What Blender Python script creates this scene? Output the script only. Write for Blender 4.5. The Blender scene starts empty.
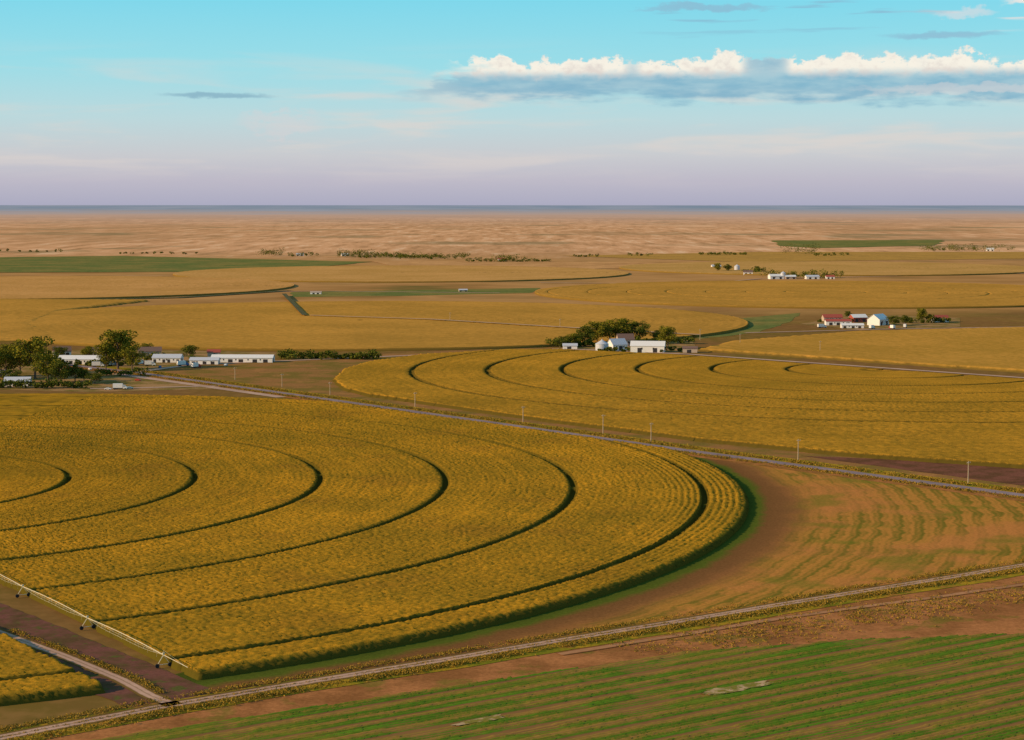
import bpy, math, random
import numpy as np
from mathutils import Vector, Matrix

random.seed(7)
RNG = np.random.default_rng(11)
scene = bpy.context.scene
scene.view_settings.view_transform = 'Standard'
scene.view_settings.look = 'None'
scene.view_settings.exposure = 0

# ------------------------------------------------------------ camera
H = 122.0
F = 1930.0
PITCH = math.atan(165.0 / F)
cam_d = bpy.data.cameras.new("camera")
cam_d.sensor_width = 36
cam_d.lens = F / 1024 * 36
cam_d.clip_start = 1.0
cam_d.clip_end = 300000
cam = bpy.data.objects.new("camera", cam_d)
scene.collection.objects.link(cam)
cam.location = (0, 0, H)
cam.rotation_euler = (math.pi / 2 - PITCH, 0, 0)
scene.camera = cam

def G(px, py):
    """survey bearing -> point on the flat ground (metres)"""
    yc = py - 370.0
    rz = F * math.sin(PITCH) + yc * math.cos(PITCH)
    ry = F * math.cos(PITCH) - yc * math.sin(PITCH)
    t = H / rz
    return ((px - 512.0) * t, ry * t)

def MPP(py):
    return H / (F * math.sin(PITCH) + (py - 370.0) * math.cos(PITCH))

def lin(r, g, b):
    def c(v):
        v /= 255.0
        return v / 12.92 if v <= 0.04045 else ((v + 0.055) / 1.055) ** 2.4
    return (c(r), c(g), c(b), 1.0)

# ------------------------------------------------------------ noise (numpy)
TAB = RNG.random((256, 256))
def vn(x, y, scale, seed=0):
    x = np.asarray(x) / scale + seed * 17.3 + 1000
    y = np.asarray(y) / scale + seed * 31.7 + 1000
    xi = np.floor(x).astype(np.int64); yi = np.floor(y).astype(np.int64)
    fx = x - xi; fy = y - yi
    fx = fx * fx * (3 - 2 * fx); fy = fy * fy * (3 - 2 * fy)
    a = TAB[xi & 255, yi & 255]; b = TAB[(xi + 1) & 255, yi & 255]
    c = TAB[xi & 255, (yi + 1) & 255]; d = TAB[(xi + 1) & 255, (yi + 1) & 255]
    return (a * (1 - fx) + b * fx) * (1 - fy) + (c * (1 - fx) + d * fx) * fy

def fbm(x, y, scale, seed=0, o=4):
    s = 0; a = 0.5; n = 0
    for i in range(o):
        s = s + a * vn(x, y, scale / 2 ** i, seed + i); n += a; a *= 0.5
    return s / n

# ------------------------------------------------------------ mesh helper
def link(ob):
    scene.collection.objects.link(ob)
    return ob

def np_mesh(name, co, quads, mats=(), midx=None):
    me = bpy.data.meshes.new(name)
    co = np.asarray(co, dtype=np.float32); quads = np.asarray(quads, dtype=np.int32)
    n = quads.shape[1]
    me.vertices.add(len(co)); me.vertices.foreach_set("co", co.ravel())
    me.loops.add(quads.size); me.loops.foreach_set("vertex_index", quads.ravel())
    me.polygons.add(len(quads))
    me.polygons.foreach_set("loop_start", np.arange(0, quads.size, n, dtype=np.int32))
    if midx is not None:
        me.polygons.foreach_set("material_index", np.asarray(midx, dtype=np.int32))
    for m in mats:
        me.materials.append(m)
    me.update(calc_edges=True)
    me.validate()
    return me

def grid_quads(nr, nc):
    i = np.arange(nr - 1)[:, None] * nc + np.arange(nc - 1)[None, :]
    return np.stack([i, i + 1, i + nc + 1, i + nc], axis=-1).reshape(-1, 4)

def py_mesh(name, verts, faces, mats=(), midx=None):
    me = bpy.data.meshes.new(name)
    me.from_pydata(verts, [], faces)
    for m in mats:
        me.materials.append(m)
    if midx:
        me.polygons.foreach_set("material_index", midx)
    me.update()
    return me

# ------------------------------------------------------------ node helper
class N:
    def __init__(self, nt):
        self.nt = nt
    def node(self, t, **kw):
        n = self.nt.nodes.new(t)
        for k, v in kw.items():
            setattr(n, k, v)
        return n
    def _set(self, sock, v):
        if isinstance(v, bpy.types.NodeSocket):
            self.nt.links.new(v, sock)
        elif v is not None:
            sock.default_value = v
    def m(self, op, a, b=None, c=None, clamp=False):
        n = self.node('ShaderNodeMath', operation=op); n.use_clamp = clamp
        self._set(n.inputs[0], a); self._set(n.inputs[1], b)
        if c is not None: self._set(n.inputs[2], c)
        return n.outputs[0]
    def sm(self, v, a, b):
        n = self.node('ShaderNodeMapRange', interpolation_type='SMOOTHSTEP')
        self._set(n.inputs[0], v); self._set(n.inputs[1], a); self._set(n.inputs[2], b)
        return n.outputs[0]
    def mix(self, f, a, b):
        n = self.node('ShaderNodeMix', data_type='RGBA')
        self._set(n.inputs[0], f); self._set(n.inputs[6], a); self._set(n.inputs[7], b)
        return n.outputs[2]
    def mul(self, a, b, f=1.0):
        n = self.node('ShaderNodeMix', data_type='RGBA', blend_type='MULTIPLY')
        self._set(n.inputs[0], f); self._set(n.inputs[6], a); self._set(n.inputs[7], b)
        return n.outputs[2]
    def noise(self, vec, scale, detail=3, rough=0.55, dist=0.0):
        n = self.node('ShaderNodeTexNoise')
        if vec is not None: self._set(n.inputs['Vector'], vec)
        n.inputs['Scale'].default_value = scale
        n.inputs['Detail'].default_value = detail
        n.inputs['Roughness'].default_value = rough
        n.inputs['Distortion'].default_value = dist
        return n.outputs[0]
    def comb(self, x, y, z=0.0):
        n = self.node('ShaderNodeCombineXYZ')
        self._set(n.inputs[0], x); self._set(n.inputs[1], y); self._set(n.inputs[2], z)
        return n.outputs[0]
    def sep(self, v):
        n = self.node('ShaderNodeSeparateXYZ'); self._set(n.inputs[0], v)
        return n.outputs
    def ramp(self, f, stops, interp='LINEAR'):
        n = self.node('ShaderNodeValToRGB'); n.color_ramp.interpolation = interp
        e = n.color_ramp.elements
        while len(e) < len(stops): e.new(0.5)
        for el, (p, c) in zip(e, stops):
            el.position = p; el.color = c
        self._set(n.inputs[0], f)
        return n.outputs[0]
    def pos(self):
        return self.node('ShaderNodeNewGeometry').outputs['Position']

class DiffuseWrap:
    def __init__(self, d): self.inputs = {'Base Color': d.inputs['Color'], 'Normal': d.inputs['Normal']}

def new_mat(name, rough=0.95, spec=0.1):
    m = bpy.data.materials.new(name); m.use_nodes = True
    nt = m.node_tree
    b = nt.nodes['Principled BSDF']
    if spec == 0.0:
        nt.nodes.remove(b)
        d = nt.nodes.new('ShaderNodeBsdfDiffuse')
        nt.links.new(d.outputs[0], nt.nodes['Material Output'].inputs[0])
        return m, N(nt), DiffuseWrap(d)
    b.inputs['Roughness'].default_value = rough
    b.inputs['Specular IOR Level'].default_value = spec
    return m, N(nt), b

def C(r, g, b): return (r, g, b, 1.0)

def simple_mat(name, col, rough=0.8, var=0.15, scale=1.5, spec=0.2):
    m, n, b = new_mat(name, rough, spec)
    p = n.pos()
    f = n.noise(p, scale, 3)
    dark = tuple(c * (1 - var * 2) for c in col[:3]) + (1,)
    n._set(b.inputs['Base Color'], n.mix(f, dark, tuple(min(1, c * (1 + var)) for c in col[:3]) + (1,)))
    return m

# ------------------------------------------------------------ crop material
SP = 0.45 * H
def crop_mat(name, gold, olive, dark, centre, fine=1.2, big=60, patch=None, zlo=1.5, zhi=2.8, contrast=(0.30, 0.85), wall=(0.30, 0.62), track=None, f2w=0.25):
    """tassels gold, leaves olive lower down, steep stalk walls given painted-in shade; stunted plants beside wheel tracks"""
    m, n, b = new_mat(name, 1.0, 0.0)
    geo = n.node('ShaderNodeNewGeometry'); p = geo.outputs['Position']; x, y, z = n.sep(p)
    nz = n.sep(geo.outputs['True Normal'])[2]
    f = n.noise(p, fine, 1, 0.7)
    f2 = n.noise(p, 1.0 / 9, 3, 0.6)
    f3 = n.noise(p, 1.0 / big, 4, 0.55)
    dx = n.m('SUBTRACT', x, centre[0]); dy = n.m('SUBTRACT', y, centre[1])
    r = n.m('SQRT', n.m('ADD', n.m('MULTIPLY', dx, dx), n.m('MULTIPLY', dy, dy)))
    a = n.m('ARCTAN2', dy, dx)
    st = n.noise(n.comb(n.m('MULTIPLY', r, 0.30), n.m('MULTIPLY', a, 2.0), 0), 1.0, 2, 0.6)
    v = n.m('ADD', n.m('MULTIPLY', f, 0.8), n.m('MULTIPLY', f2, f2w))
    v = n.m('ADD', v, n.m('MULTIPLY', n.m('SUBTRACT', st, 0.5), 0.6))
    v = n.m('ADD', v, n.m('MULTIPLY', n.m('SUBTRACT', f3, 0.5), 0.9))
    col = n.mix(n.sm(v, *contrast), olive, gold)
    if patch:
        col = n.mix(n.m('MULTIPLY', n.sm(n.noise(p, 1.0 / 45, 3, 0.65), 0.52, 0.70), 0.55), col, patch)
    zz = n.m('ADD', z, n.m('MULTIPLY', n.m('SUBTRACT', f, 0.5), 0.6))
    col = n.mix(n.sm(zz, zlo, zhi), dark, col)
    if track:
        t0, wd, amt = track
        md = n.m('FLOORED_MODULO', n.m('ADD', n.m('SUBTRACT', r, t0), SP / 2 + SP * 20), SP)
        dd = n.m('ABSOLUTE', n.m('SUBTRACT', md, SP / 2))
        k = n.m('MULTIPLY', n.sm(dd, wd, wd * 0.45), amt)
        k = n.m('MULTIPLY', k, n.sm(r, t0 + 4, t0 + 1))
        col = n.mix(k, col, dark)
    col = n.mix(n.m('MULTIPLY', n.sm(n.m('ABSOLUTE', nz), wall[1], wall[0]), 0.8), col, dark)  # steep faces: shade painted in so sunlit wall rims stay dark
    n._set(b.inputs['Base Color'], col)
    return m

# ------------------------------------------------------------ polar crop field
def polar_field(name, c, R, dr, arc, mat, tracks, mask=None, th=(0, 2 * math.pi), r0=2.0,
                h=2.3, rough=0.3, rows=None, groove=1.0, wobble=0.2, taper=True):
    rs = np.arange(r0, R + dr, dr)
    add = []
    for t in tracks:
        rs = rs[(np.abs(rs - t) > groove + 0.75)]
        add += [t - groove - 0.6, t - groove - 0.2, t - groove, t, t + groove, t + groove + 0.2, t + groove + 0.6]
    rs = np.sort(np.concatenate([rs[rs < R - 2.6], np.array(add), [R - 2.4, R - 1.6, R - 1.0, R - 0.5, R, R + 0.3]]))
    n = max(16, int((th[1] - th[0]) * R / arc))
    ts = np.linspace(th[0], th[1], n)
    RR, TT = np.meshgrid(rs, ts, indexing='ij')
    X = c[0] + RR * np.cos(TT); Y = c[1] + RR * np.sin(TT)
    wob = (fbm(X, Y, 5, 3, 2) - 0.5)
    damp = np.clip(RR / (0.35 * R), 0.05, 1)
    Z = h + rough * damp * (RNG.random(RR.shape) - 0.5) * 2 + wobble * wob + 0.4 * (fbm(X, Y, 60, 5, 3) - 0.5)
    if rows:
        per, amp, w = rows
        sect = 0.25 + 0.75 * np.exp(-((TT - math.radians(5)) / math.radians(26)) ** 2)
        a = amp * np.clip((RR - (R - w)) / 12, 0.18, 1) * sect
        Z += a * np.sin(2 * np.pi * (RR + 0.6 * (fbm(X, Y, 20, 8, 2) - 0.5)) / per)
    if taper:
        tp = np.clip((RR - (R - 2.6)) / 2.6, 0, 1)
        Z -= tp * (0.9 + 0.8 * RNG.random(RR.shape))
    inside = RR <= R
    for t in tracks:
        g = np.abs(RR - t) <= groove + 0.01
        Z[(np.abs(RR - t) <= groove + 0.7)] -= 0.35
        Z[g] = 0.25 + 1.3 * (fbm(X, Y, 12, 31, 3)[g] > 0.64)
    if mask is not None:
        inside &= mask(X, Y)
    Z[~inside] = -0.4
    q = grid_quads(len(rs), n)
    ins = inside.ravel()
    keep = ins[q].any(axis=1)
    q = q[keep]
    co = np.stack([X.ravel(), Y.ravel(), Z.ravel()], axis=1)
    used = np.unique(q); remap = np.zeros(len(co), dtype=np.int64); remap[used] = np.arange(len(used))
    me = np_mesh(name, co[used], remap[q], [mat])
    return link(bpy.data.objects.new(name, me))

def in_poly(poly):
    P = np.array(poly)
    def f(X, Y):
        r = np.zeros(X.shape, dtype=bool)
        j = len(P) - 1
        for i in range(len(P)):
            xi, yi = P[i]; xj, yj = P[j]
            cnd = ((yi > Y) != (yj > Y)) & (X < (xj - xi) * (Y - yi) / (yj - yi + 1e-9) + xi)
            r ^= cnd
            j = i
        return r
    return f

# ------------------------------------------------------------ flat sheets & ribbons
def sheet(name, pix, z, mat, world=False, rag=0.0):
    pts = pix if world else [G(*p) for p in pix]
    if rag:
        out = []
        for i in range(len(pts)):
            a = Vector(pts[i]); b = Vector(pts[(i + 1) % len(pts)]); L = (b - a).length
            k = max(1, min(160, int(L / (rag * 2.5))))
            nr = Vector((-(b - a).y, (b - a).x)) / max(L, 1e-6)
            for j in range(k):
                q = a.lerp(b, j / k)
                o = 0 if j == 0 else rag * 2 * (float(fbm(np.array(q.x), np.array(q.y), rag * 8, 5, 3)) - 0.5)
                q = q + nr * o; out.append((q.x, q.y))
        pts = out
    import bmesh
    bm = bmesh.new()
    vs = [bm.verts.new((x, y, z)) for x, y in pts]
    f = bm.faces.new(vs); bmesh.ops.triangulate(bm, faces=[f])
    bm.normal_update()
    for f in bm.faces:
        if f.normal.z < 0: f.normal_flip()
    me = bpy.data.meshes.new(name); bm.to_mesh(me); bm.free()
    me.materials.append(mat)
    return link(bpy.data.objects.new(name, me))

def ribbon(name, pix, width, z, mat, world=False, wob=0.0, step=8.0, crown=0.0, shift=0.0):
    pts = [Vector(p) for p in (pix if world else [G(*p) for p in pix])]
    dense = []
    for a, b in zip(pts[:-1], pts[1:]):
        k = max(1, int((b - a).length / step))
        for i in range(k): dense.append(a.lerp(b, i / k))
    dense.append(pts[-1])
    verts = []; uvs = []
    L = 0
    cols = 5
    for i, p in enumerate(dense):
        t = (dense[min(i + 1, len(dense) - 1)] - dense[max(i - 1, 0)]).normalized()
        nrm = Vector((-t.y, t.x))
        if i: L += (p - dense[i - 1]).length
        o = shift + wob * (float(fbm(np.array(L), np.array(0.0), 40, 2)) - 0.5) * 2
        ow = wob * 0.5 * (random.random() - 0.5)
        for k in range(cols):
            u = k / (cols - 1)
            off = (u - 0.5) * (width + ow) + o
            verts.append((p.x + nrm.x * off, p.y + nrm.y * off, z + crown * (1 - abs(2 * u - 1))))
            uvs.append((u, L))
    faces = []
    for i in range(len(dense) - 1):
        for k in range(cols - 1):
            a = i * cols + k
            faces.append((a, a + cols, a + cols + 1, a + 1))
    me = py_mesh(name, verts, faces, [mat])
    uv = me.uv_layers.new(name="UVMap")
    for lp in me.loops:
        uv.data[lp.index].uv = uvs[lp.vertex_index]
    for p in me.polygons:
        if p.normal.z < 0: p.flip()
    return link(bpy.data.objects.new(name, me))

# ------------------------------------------------------------ ground
C1 = (-2.49 * H, 6.75 * H); R1 = 3.3 * H
def ground_material():
    m, n, b = new_mat("ground_soil_grass_haze", 1.0, 0.0)
    p = n.pos(); x, y, z = n.sep(p)
    a = n.noise(p, 1.0 / 180, 4, 0.6); c = n.noise(p, 1.0 / 9, 3, 0.6)
    near = n.mix(n.sm(a, 0.38, 0.62), C(0.22, 0.11, 0.035), C(0.18, 0.12, 0.022))
    near = n.mix(n.m('MULTIPLY', n.sm(c, 0.4, 0.7), 0.6), near, C(0.32, 0.165, 0.05))
    sv = n.comb(n.m('MULTIPLY', x, 1 / 420), n.m('MULTIPLY', y, 1 / 330))
    s1 = n.noise(sv, 1.0, 5, 0.6)
    mid = n.ramp(s1, [(0.28, C(0.17, 0.13, 0.035)), (0.40, C(0.38, 0.19, 0.06)), (0.52, C(0.52, 0.265, 0.09)),
                      (0.60, C(0.38, 0.20, 0.065)), (0.72, C(0.62, 0.34, 0.14))])
    sf = n.comb(n.m('MULTIPLY', x, 1 / 60), n.m('MULTIPLY', y, 1 / 520))
    s2 = n.noise(sf, 1.0, 5, 0.75)
    far = n.ramp(s2, [(0.34, C(0.40, 0.21, 0.09)), (0.46, C(0.64, 0.33, 0.15)), (0.55, C(0.76, 0.40, 0.19)),
                      (0.66, C(0.88, 0.56, 0.32))])
    s3 = n.noise(n.comb(n.m('MULTIPLY', x, 1 / 1300), n.m('MULTIPLY', y, 1 / 3000)), 1.0, 5, 0.6)
    far = n.mix(n.m('MULTIPLY', n.sm(s3, 0.50, 0.60), 0.5), far, C(0.46, 0.25, 0.11))
    far = n.mix(n.m('MULTIPLY', n.sm(s3, 0.46, 0.34), 0.6), far, C(0.92, 0.52, 0.27))
    s4 = n.noise(n.comb(n.m('MULTIPLY', x, 1 / 900), n.m('MULTIPLY', y, 1 / 1100), 9.0), 1.0, 4, 0.6)
    far = n.mix(n.m('MULTIPLY', n.sm(s4, 0.55, 0.63), 0.6), far, C(0.24, 0.19, 0.085))
    jy = n.m('ADD', y, n.m('MULTIPLY', n.m('SUBTRACT', a, 0.5), 900))
    col = n.mix(n.sm(jy, 1900, 2500), near, mid)
    col = n.mix(n.sm(jy, 3900, 5200), col, far)
    col = n.mix(n.m('MULTIPLY', n.sm(y, 9000, 24000), 0.85), col, C(0.62, 0.42, 0.32))  # distance haze painted into the far ground colour
    n._set(b.inputs['Base Color'], col)
    return m

def build_ground():
    rs = np.concatenate([np.linspace(1, 300, 6), np.geomspace(400, 90000, 520)])
    front = np.linspace(math.radians(90 - 22), math.radians(90 + 22), 420)
    back = np.linspace(math.radians(112), math.radians(428), 120)[1:]
    ts = np.concatenate([front, back])
    RR, TT = np.meshgrid(rs, ts, indexing='ij')
    X = RR * np.cos(TT); Y = RR * np.sin(TT)
    k = np.clip((RR - 5200) / 9000, 0, 1)
    Z = k * (16 * (fbm(X, Y, 3500, 21, 3) - 0.5) + 2.5 * (fbm(X, Y, 600, 25, 2) - 0.5))
    q = grid_quads(len(rs), len(ts))[:, ::-1]
    co = np.stack([X.ravel(), Y.ravel(), Z.ravel()], axis=1)
    me = np_mesh("ground", co, q, [ground_material()])
    if me.polygons[0].normal.z < 0: me.flip_normals()
    link(bpy.data.objects.new("ground", me))
build_ground()

m_h, n, b = new_mat("hazed_hill_cover", 1.0, 0.0)
p = n.pos(); x, y, z = n.sep(p)
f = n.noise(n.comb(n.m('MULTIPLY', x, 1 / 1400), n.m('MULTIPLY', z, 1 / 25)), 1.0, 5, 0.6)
hc = n.mix(n.sm(f, 0.35, 0.65), C(0.27, 0.34, 0.42), C(0.38, 0.41, 0.47))  # blue-grey aerial haze painted into the hill colour
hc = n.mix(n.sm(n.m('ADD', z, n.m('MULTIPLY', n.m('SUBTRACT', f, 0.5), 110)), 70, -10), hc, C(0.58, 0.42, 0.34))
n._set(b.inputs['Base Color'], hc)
xs = np.linspace(-30000, 30000, 600)
prof = 117 + 10 * (fbm(xs, xs * 0, 9000, 3, 4) - 0.5)
rows_ = [(24000, prof * 0 - 40), (25500, prof * 0.12), (31000, prof * 0.5), (39000, prof), (45000, prof * 0 - 60)]
co = []
for yy, zz in rows_:
    co.append(np.stack([xs, xs * 0 + yy, zz + (3 * (fbm(xs, xs * 0 + yy, 1500, 3, 4) - 0.5))], axis=1))
co = np.concatenate(co)
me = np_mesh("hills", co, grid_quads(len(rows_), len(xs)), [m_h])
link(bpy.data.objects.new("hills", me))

# ------------------------------------------------------------ materials for ground covers
def stubble_mat():
    m, n, b = new_mat("corner_stubble", 1.0, 0.0)
    p = n.pos(); x, y, z = n.sep(p)
    dx = n.m('SUBTRACT', x, C1[0]); dy = n.m('SUBTRACT', y, C1[1])
    r = n.m('SQRT', n.m('ADD', n.m('MULTIPLY', dx, dx), n.m('MULTIPLY', dy, dy)))
    nz = n.noise(p, 1.0 / 22, 4, 0.65)
    fz = n.noise(p, 0.9, 3, 0.8)
    rr = n.m('ADD', r, n.m('MULTIPLY', n.m('SUBTRACT', nz, 0.5), 11))
    w = n.m('SINE', n.m('MULTIPLY', rr, 2 * math.pi / 7.6))
    w = n.m('MULTIPLY', n.m('ADD', w, 1), 0.5)
    w2 = n.m('MULTIPLY', n.m('ADD', n.m('SINE', n.m('MULTIPLY', rr, 2 * math.pi / 2.6)), 1), 0.5)
    v = n.m('ADD', n.m('MULTIPLY', w, 0.24), n.m('MULTIPLY', nz, 0.8)); v = n.m('ADD', v, n.m('MULTIPLY', w2, 0.18))
    base = n.mix(n.sm(v, 0.36, 0.78), C(0.20, 0.145, 0.02), C(0.50, 0.215, 0.04))
    pat = n.noise(p, 1.0 / 55, 5, 0.6)
    base = n.mix(n.m('MULTIPLY', n.sm(pat, 0.47, 0.62), 0.65), base, C(0.56, 0.20, 0.055))
    base = n.mix(n.m('MULTIPLY', n.sm(n.noise(p, 1.0 / 38, 4), 0.52, 0.65), 0.6), base, C(0.17, 0.17, 0.018))
    d = n.m('DIVIDE', n.m('SUBTRACT', rr, R1), 60.0)
    band = n.ramp(d, [(0.0, C(0.07, 0.09, 0.012)), (0.09, C(0.10, 0.12, 0.015)), (0.15, C(0.20, 0.09, 0.028)),  # first stops: green strip with the crop's cast shadow painted in
                      (0.30, C(0.25, 0.105, 0.035)), (0.46, C(0.30, 0.16, 0.028))])
    base = n.mix(n.sm(d, 0.20, 0.55), band, base)
    base = n.mul(base, n.mix(fz, C(0.4, 0.4, 0.4), C(1.55, 1.55, 1.55)))
    n._set(b.inputs['Base Color'], base)
    return m

dirn = Vector((G(1024, 566))) - Vector(G(165, 706)); dirn.normalize()
ROWANG = math.atan2(dirn.y, dirn.x)
def rowcrop_mat():
    m, n, b = new_mat("row_crop", 1.0, 0.0)
    p = n.pos(); x, y, z = n.sep(p)
    ang = ROWANG
    across = n.m('ADD', n.m('MULTIPLY', x, -math.sin(ang)), n.m('MULTIPLY', y, math.cos(ang)))
    along = n.m('ADD', n.m('MULTIPLY', x, math.cos(ang)), n.m('MULTIPLY', y, math.sin(ang)))
    nz = n.noise(p, 1.0 / 16, 4, 0.6); fz = n.noise(p, 1.3, 2, 0.8)
    ac = n.m('ADD', across, n.m('MULTIPLY', n.m('SUBTRACT', nz, 0.5), 1.2))
    w = n.m('ADD', n.m('MULTIPLY', n.m('SINE', n.m('MULTIPLY', ac, 2 * math.pi / 6.4)), 0.5), 0.5)
    st = n.noise(n.comb(n.m('MULTIPLY', across, 0.2), n.m('MULTIPLY', along, 0.02)), 1.0, 4, 0.65)
    v = n.m('ADD', n.m('MULTIPLY', w, 0.36), n.m('MULTIPLY', fz, 0.55))
    v = n.m('ADD', v, n.m('MULTIPLY', n.m('SUBTRACT', st, 0.5), 1.0))
    col = n.ramp(v, [(0.24, C(0.36, 0.19, 0.045)), (0.38, C(0.26, 0.20, 0.025)), (0.50, C(0.10, 0.165, 0.014)),
                     (0.85, C(0.14, 0.27, 0.018))])
    big = n.noise(p, 1.0 / 45, 4)
    col = n.mix(n.m('MULTIPLY', n.sm(big, 0.48, 0.68), 0.45), col, C(0.32, 0.22, 0.03))
    soil = n.mix(nz, C(0.17, 0.085, 0.03), C(0.34, 0.17, 0.055))
    col = n.mix(n.sm(n.m('ADD', z, n.m('MULTIPLY', fz, 0.1)), 0.22, 0.34), soil, col)
    n._set(b.inputs['Base Color'], col)
    return m

def patch_mat(name, a, c, scale=20, fine=0.8, contrast=(0.4, 0.62), third=None):
    m, n, b = new_mat(name, 1.0, 0.0)
    p = n.pos()
    v = n.noise(p, 1.0 / scale, 5, 0.65); fz = n.noise(p, fine, 3, 0.75)
    col = n.mix(n.sm(v, *contrast), a, c)
    if third:
        col = n.mix(n.m('MULTIPLY', n.sm(n.noise(p, 1.7 / scale, 4), 0.54, 0.66), 0.7), col, third)
    col = n.mul(col, n.mix(fz, C(0.4, 0.4, 0.4), C(1.55, 1.55, 1.55)))
    n._set(b.inputs['Base Color'], col)
    return m

def dirt_road_mat(name, pale, edge, ruts=True):
    m, n, b = new_mat(name, 1.0, 0.0)
    uvn = n.node('ShaderNodeUVMap'); u, v, _ = n.sep(uvn.outputs[0])
    p = n.pos(); nz = n.noise(p, 0.35, 4, 0.7); nl = n.noise(p, 1 / 25, 3)
    uu = n.m('ADD', u, n.m('MULTIPLY', n.m('SUBTRACT', nz, 0.5), 0.16))
    if ruts:
        col = n.ramp(uu, [(0.0, edge), (0.16, edge), (0.25, pale), (0.42, pale), (0.5, tuple(0.55 * e + 0.4 * q for e, q in zip(edge[:3], pale[:3])) + (1,)),
                          (0.58, pale), (0.75, pale), (0.84, edge), (1.0, edge)])
    else:
        col = n.ramp(uu, [(0.0, edge), (0.12, pale), (0.88, pale), (1.0, edge)])
    col = n.mul(col, n.mix(nl, C(0.6, 0.6, 0.6), C(1.3, 1.3, 1.3)))
    col = n.mul(col, n.mix(nz, C(0.7, 0.7, 0.7), C(1.25, 1.25, 1.25)))
    n._set(b.inputs['Base Color'], col)
    return m

M_STUB = stubble_mat(); M_ROWC = rowcrop_mat()
M_RED = patch_mat("red_fallow_soil", C(0.46, 0.18, 0.06), C(0.29, 0.115, 0.036), 22, third=C(0.19, 0.15, 0.022))
M_MAROON = patch_mat("shadow_toned_soil", C(0.22, 0.085, 0.05), C(0.14, 0.065, 0.03), 14)
M_LANE = patch_mat("lane_soil", C(0.20, 0.080, 0.055), C(0.12, 0.07, 0.03), 10, third=C(0.09, 0.12, 0.02))
M_BROWN = patch_mat("brown_fallow", C(0.33, 0.155, 0.05), C(0.21, 0.14, 0.03), 30, third=C(0.42, 0.19, 0.06))
M_VERGE = patch_mat("verge_grass", C(0.42, 0.25, 0.02), C(0.20, 0.185, 0.015), 12, third=C(0.44, 0.17, 0.04))
M_BVERGE = patch_mat("dry_verge", C(0.44, 0.17, 0.05), C(0.27, 0.12, 0.03), 12, third=C(0.22, 0.15, 0.02))
M_YARD = patch_mat("farmyard_dirt", C(0.40, 0.22, 0.09), C(0.19, 0.14, 0.03), 18)
M_GREENF = patch_mat("alfalfa", C(0.15, 0.17, 0.045), C(0.25, 0.20, 0.055), 90, fine=0.1)
M_GOLDF = patch_mat("ripe_field", C(0.50, 0.27, 0.06), C(0.42, 0.23, 0.055), 90, fine=0.1)
M_TANF = patch_mat("dry_field", C(0.62, 0.32, 0.12), C(0.50, 0.25, 0.09), 120, fine=0.05)
M_DIRT = dirt_road_mat("dirt_road_surface", C(0.56, 0.34, 0.23), C(0.19, 0.11, 0.03))
M_DIRT2 = dirt_road_mat("gravel_road_surface", C(0.56, 0.36, 0.25), C(0.27, 0.15, 0.05), False)
M_ASPH = dirt_road_mat("asphalt_surface", C(0.30, 0.22, 0.22), C(0.36, 0.19, 0.10), False)

sheet("stubble_field", [(640, 441), (1200, 518), (1200, 535), (165, 703), (120, 690), (300, 640), (500, 560), (600, 500)], 0.10, M_STUB)
poly_rc = [G(*p) for p in [(1250, 612), (1024, 634), (860, 640), (690, 652), (430, 690), (60, 746), (-200, 800), (-200, 1100), (1250, 1100)]]
def row_field(name, poly, dac, dal, mat, period=1.6):
    P = np.array(poly); ca_, sa_ = math.cos(ROWANG), math.sin(ROWANG)
    al = P[:, 0] * ca_ + P[:, 1] * sa_; ac = -P[:, 0] * sa_ + P[:, 1] * ca_
    A, B = np.meshgrid(np.arange(ac.min(), ac.max(), dac), np.arange(al.min(), al.max(), dal), indexing='ij')
    X = B * ca_ - A * sa_; Y = B * sa_ + A * ca_
    Aw = A + 0.5 * (fbm(X, Y, 30, 3, 2) - 0.5)
    row = np.clip(np.sin(2 * np.pi * Aw / period) * 1.2 + 0.7, 0, 1)
    stand = np.clip((fbm(X, Y, 14, 12, 4) - 0.22) * 5, 0.35, 1)
    wheel = (np.mod(Aw, 12.8) > 1.0)
    Z = 0.13 + (0.26 + 0.20 * RNG.random(A.shape)) * row * stand * wheel + 0.05 * RNG.random(A.shape)
    ins = in_poly(poly)(X + 1.5 * (fbm(X, Y, 9, 2, 3) - 0.5), Y + 2.5 * (fbm(X, Y, 9, 6, 3) - 0.5))
    Z[~ins] = -0.2
    q = grid_quads(*A.shape); keep = ins.ravel()[q].any(axis=1); q = q[keep]
    co = np.stack([X.ravel(), Y.ravel(), Z.ravel()], axis=1)
    used = np.unique(q); remap = np.zeros(len(co), dtype=np.int64); remap[used] = np.arange(len(used))
    link(bpy.data.objects.new(name, np_mesh(name, co[used], remap[q], [mat])))
row_field("row_crop_field", poly_rc, 0.42, 0.85, M_ROWC)
sheet("fallow_soil", [(1300, 535), (1024, 570), (700, 620), (165, 708), (-60, 752), (-60, 775), (430, 692), (690, 655), (860, 643), (1024, 637), (1300, 608)], 0.06, M_RED)
sheet("bare_soil_lane", [(-60, 590), (0, 603), (208, 688), (215, 700), (170, 708), (140, 712), (0, 658), (-60, 640)], 0.14, M_LANE, rag=0.8)
ribbon("roadside_verge", [(-60, 752), (165, 709), (560, 645.5), (1024, 570), (1200, 541)], 13, 0.16, M_VERGE, wob=1.5)
ribbon("dirt_road", [(-60, 750), (165, 706.5), (560, 641), (1024, 565.5), (1200, 537)], 6.0, 0.22, M_DIRT, wob=0.5)
ribbon("farm_track", [(-60, 610), (0, 633), (60, 655), (120, 680), (150, 696), (175, 706)], 5.0, 0.22, M_DIRT, wob=0.4)
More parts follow.
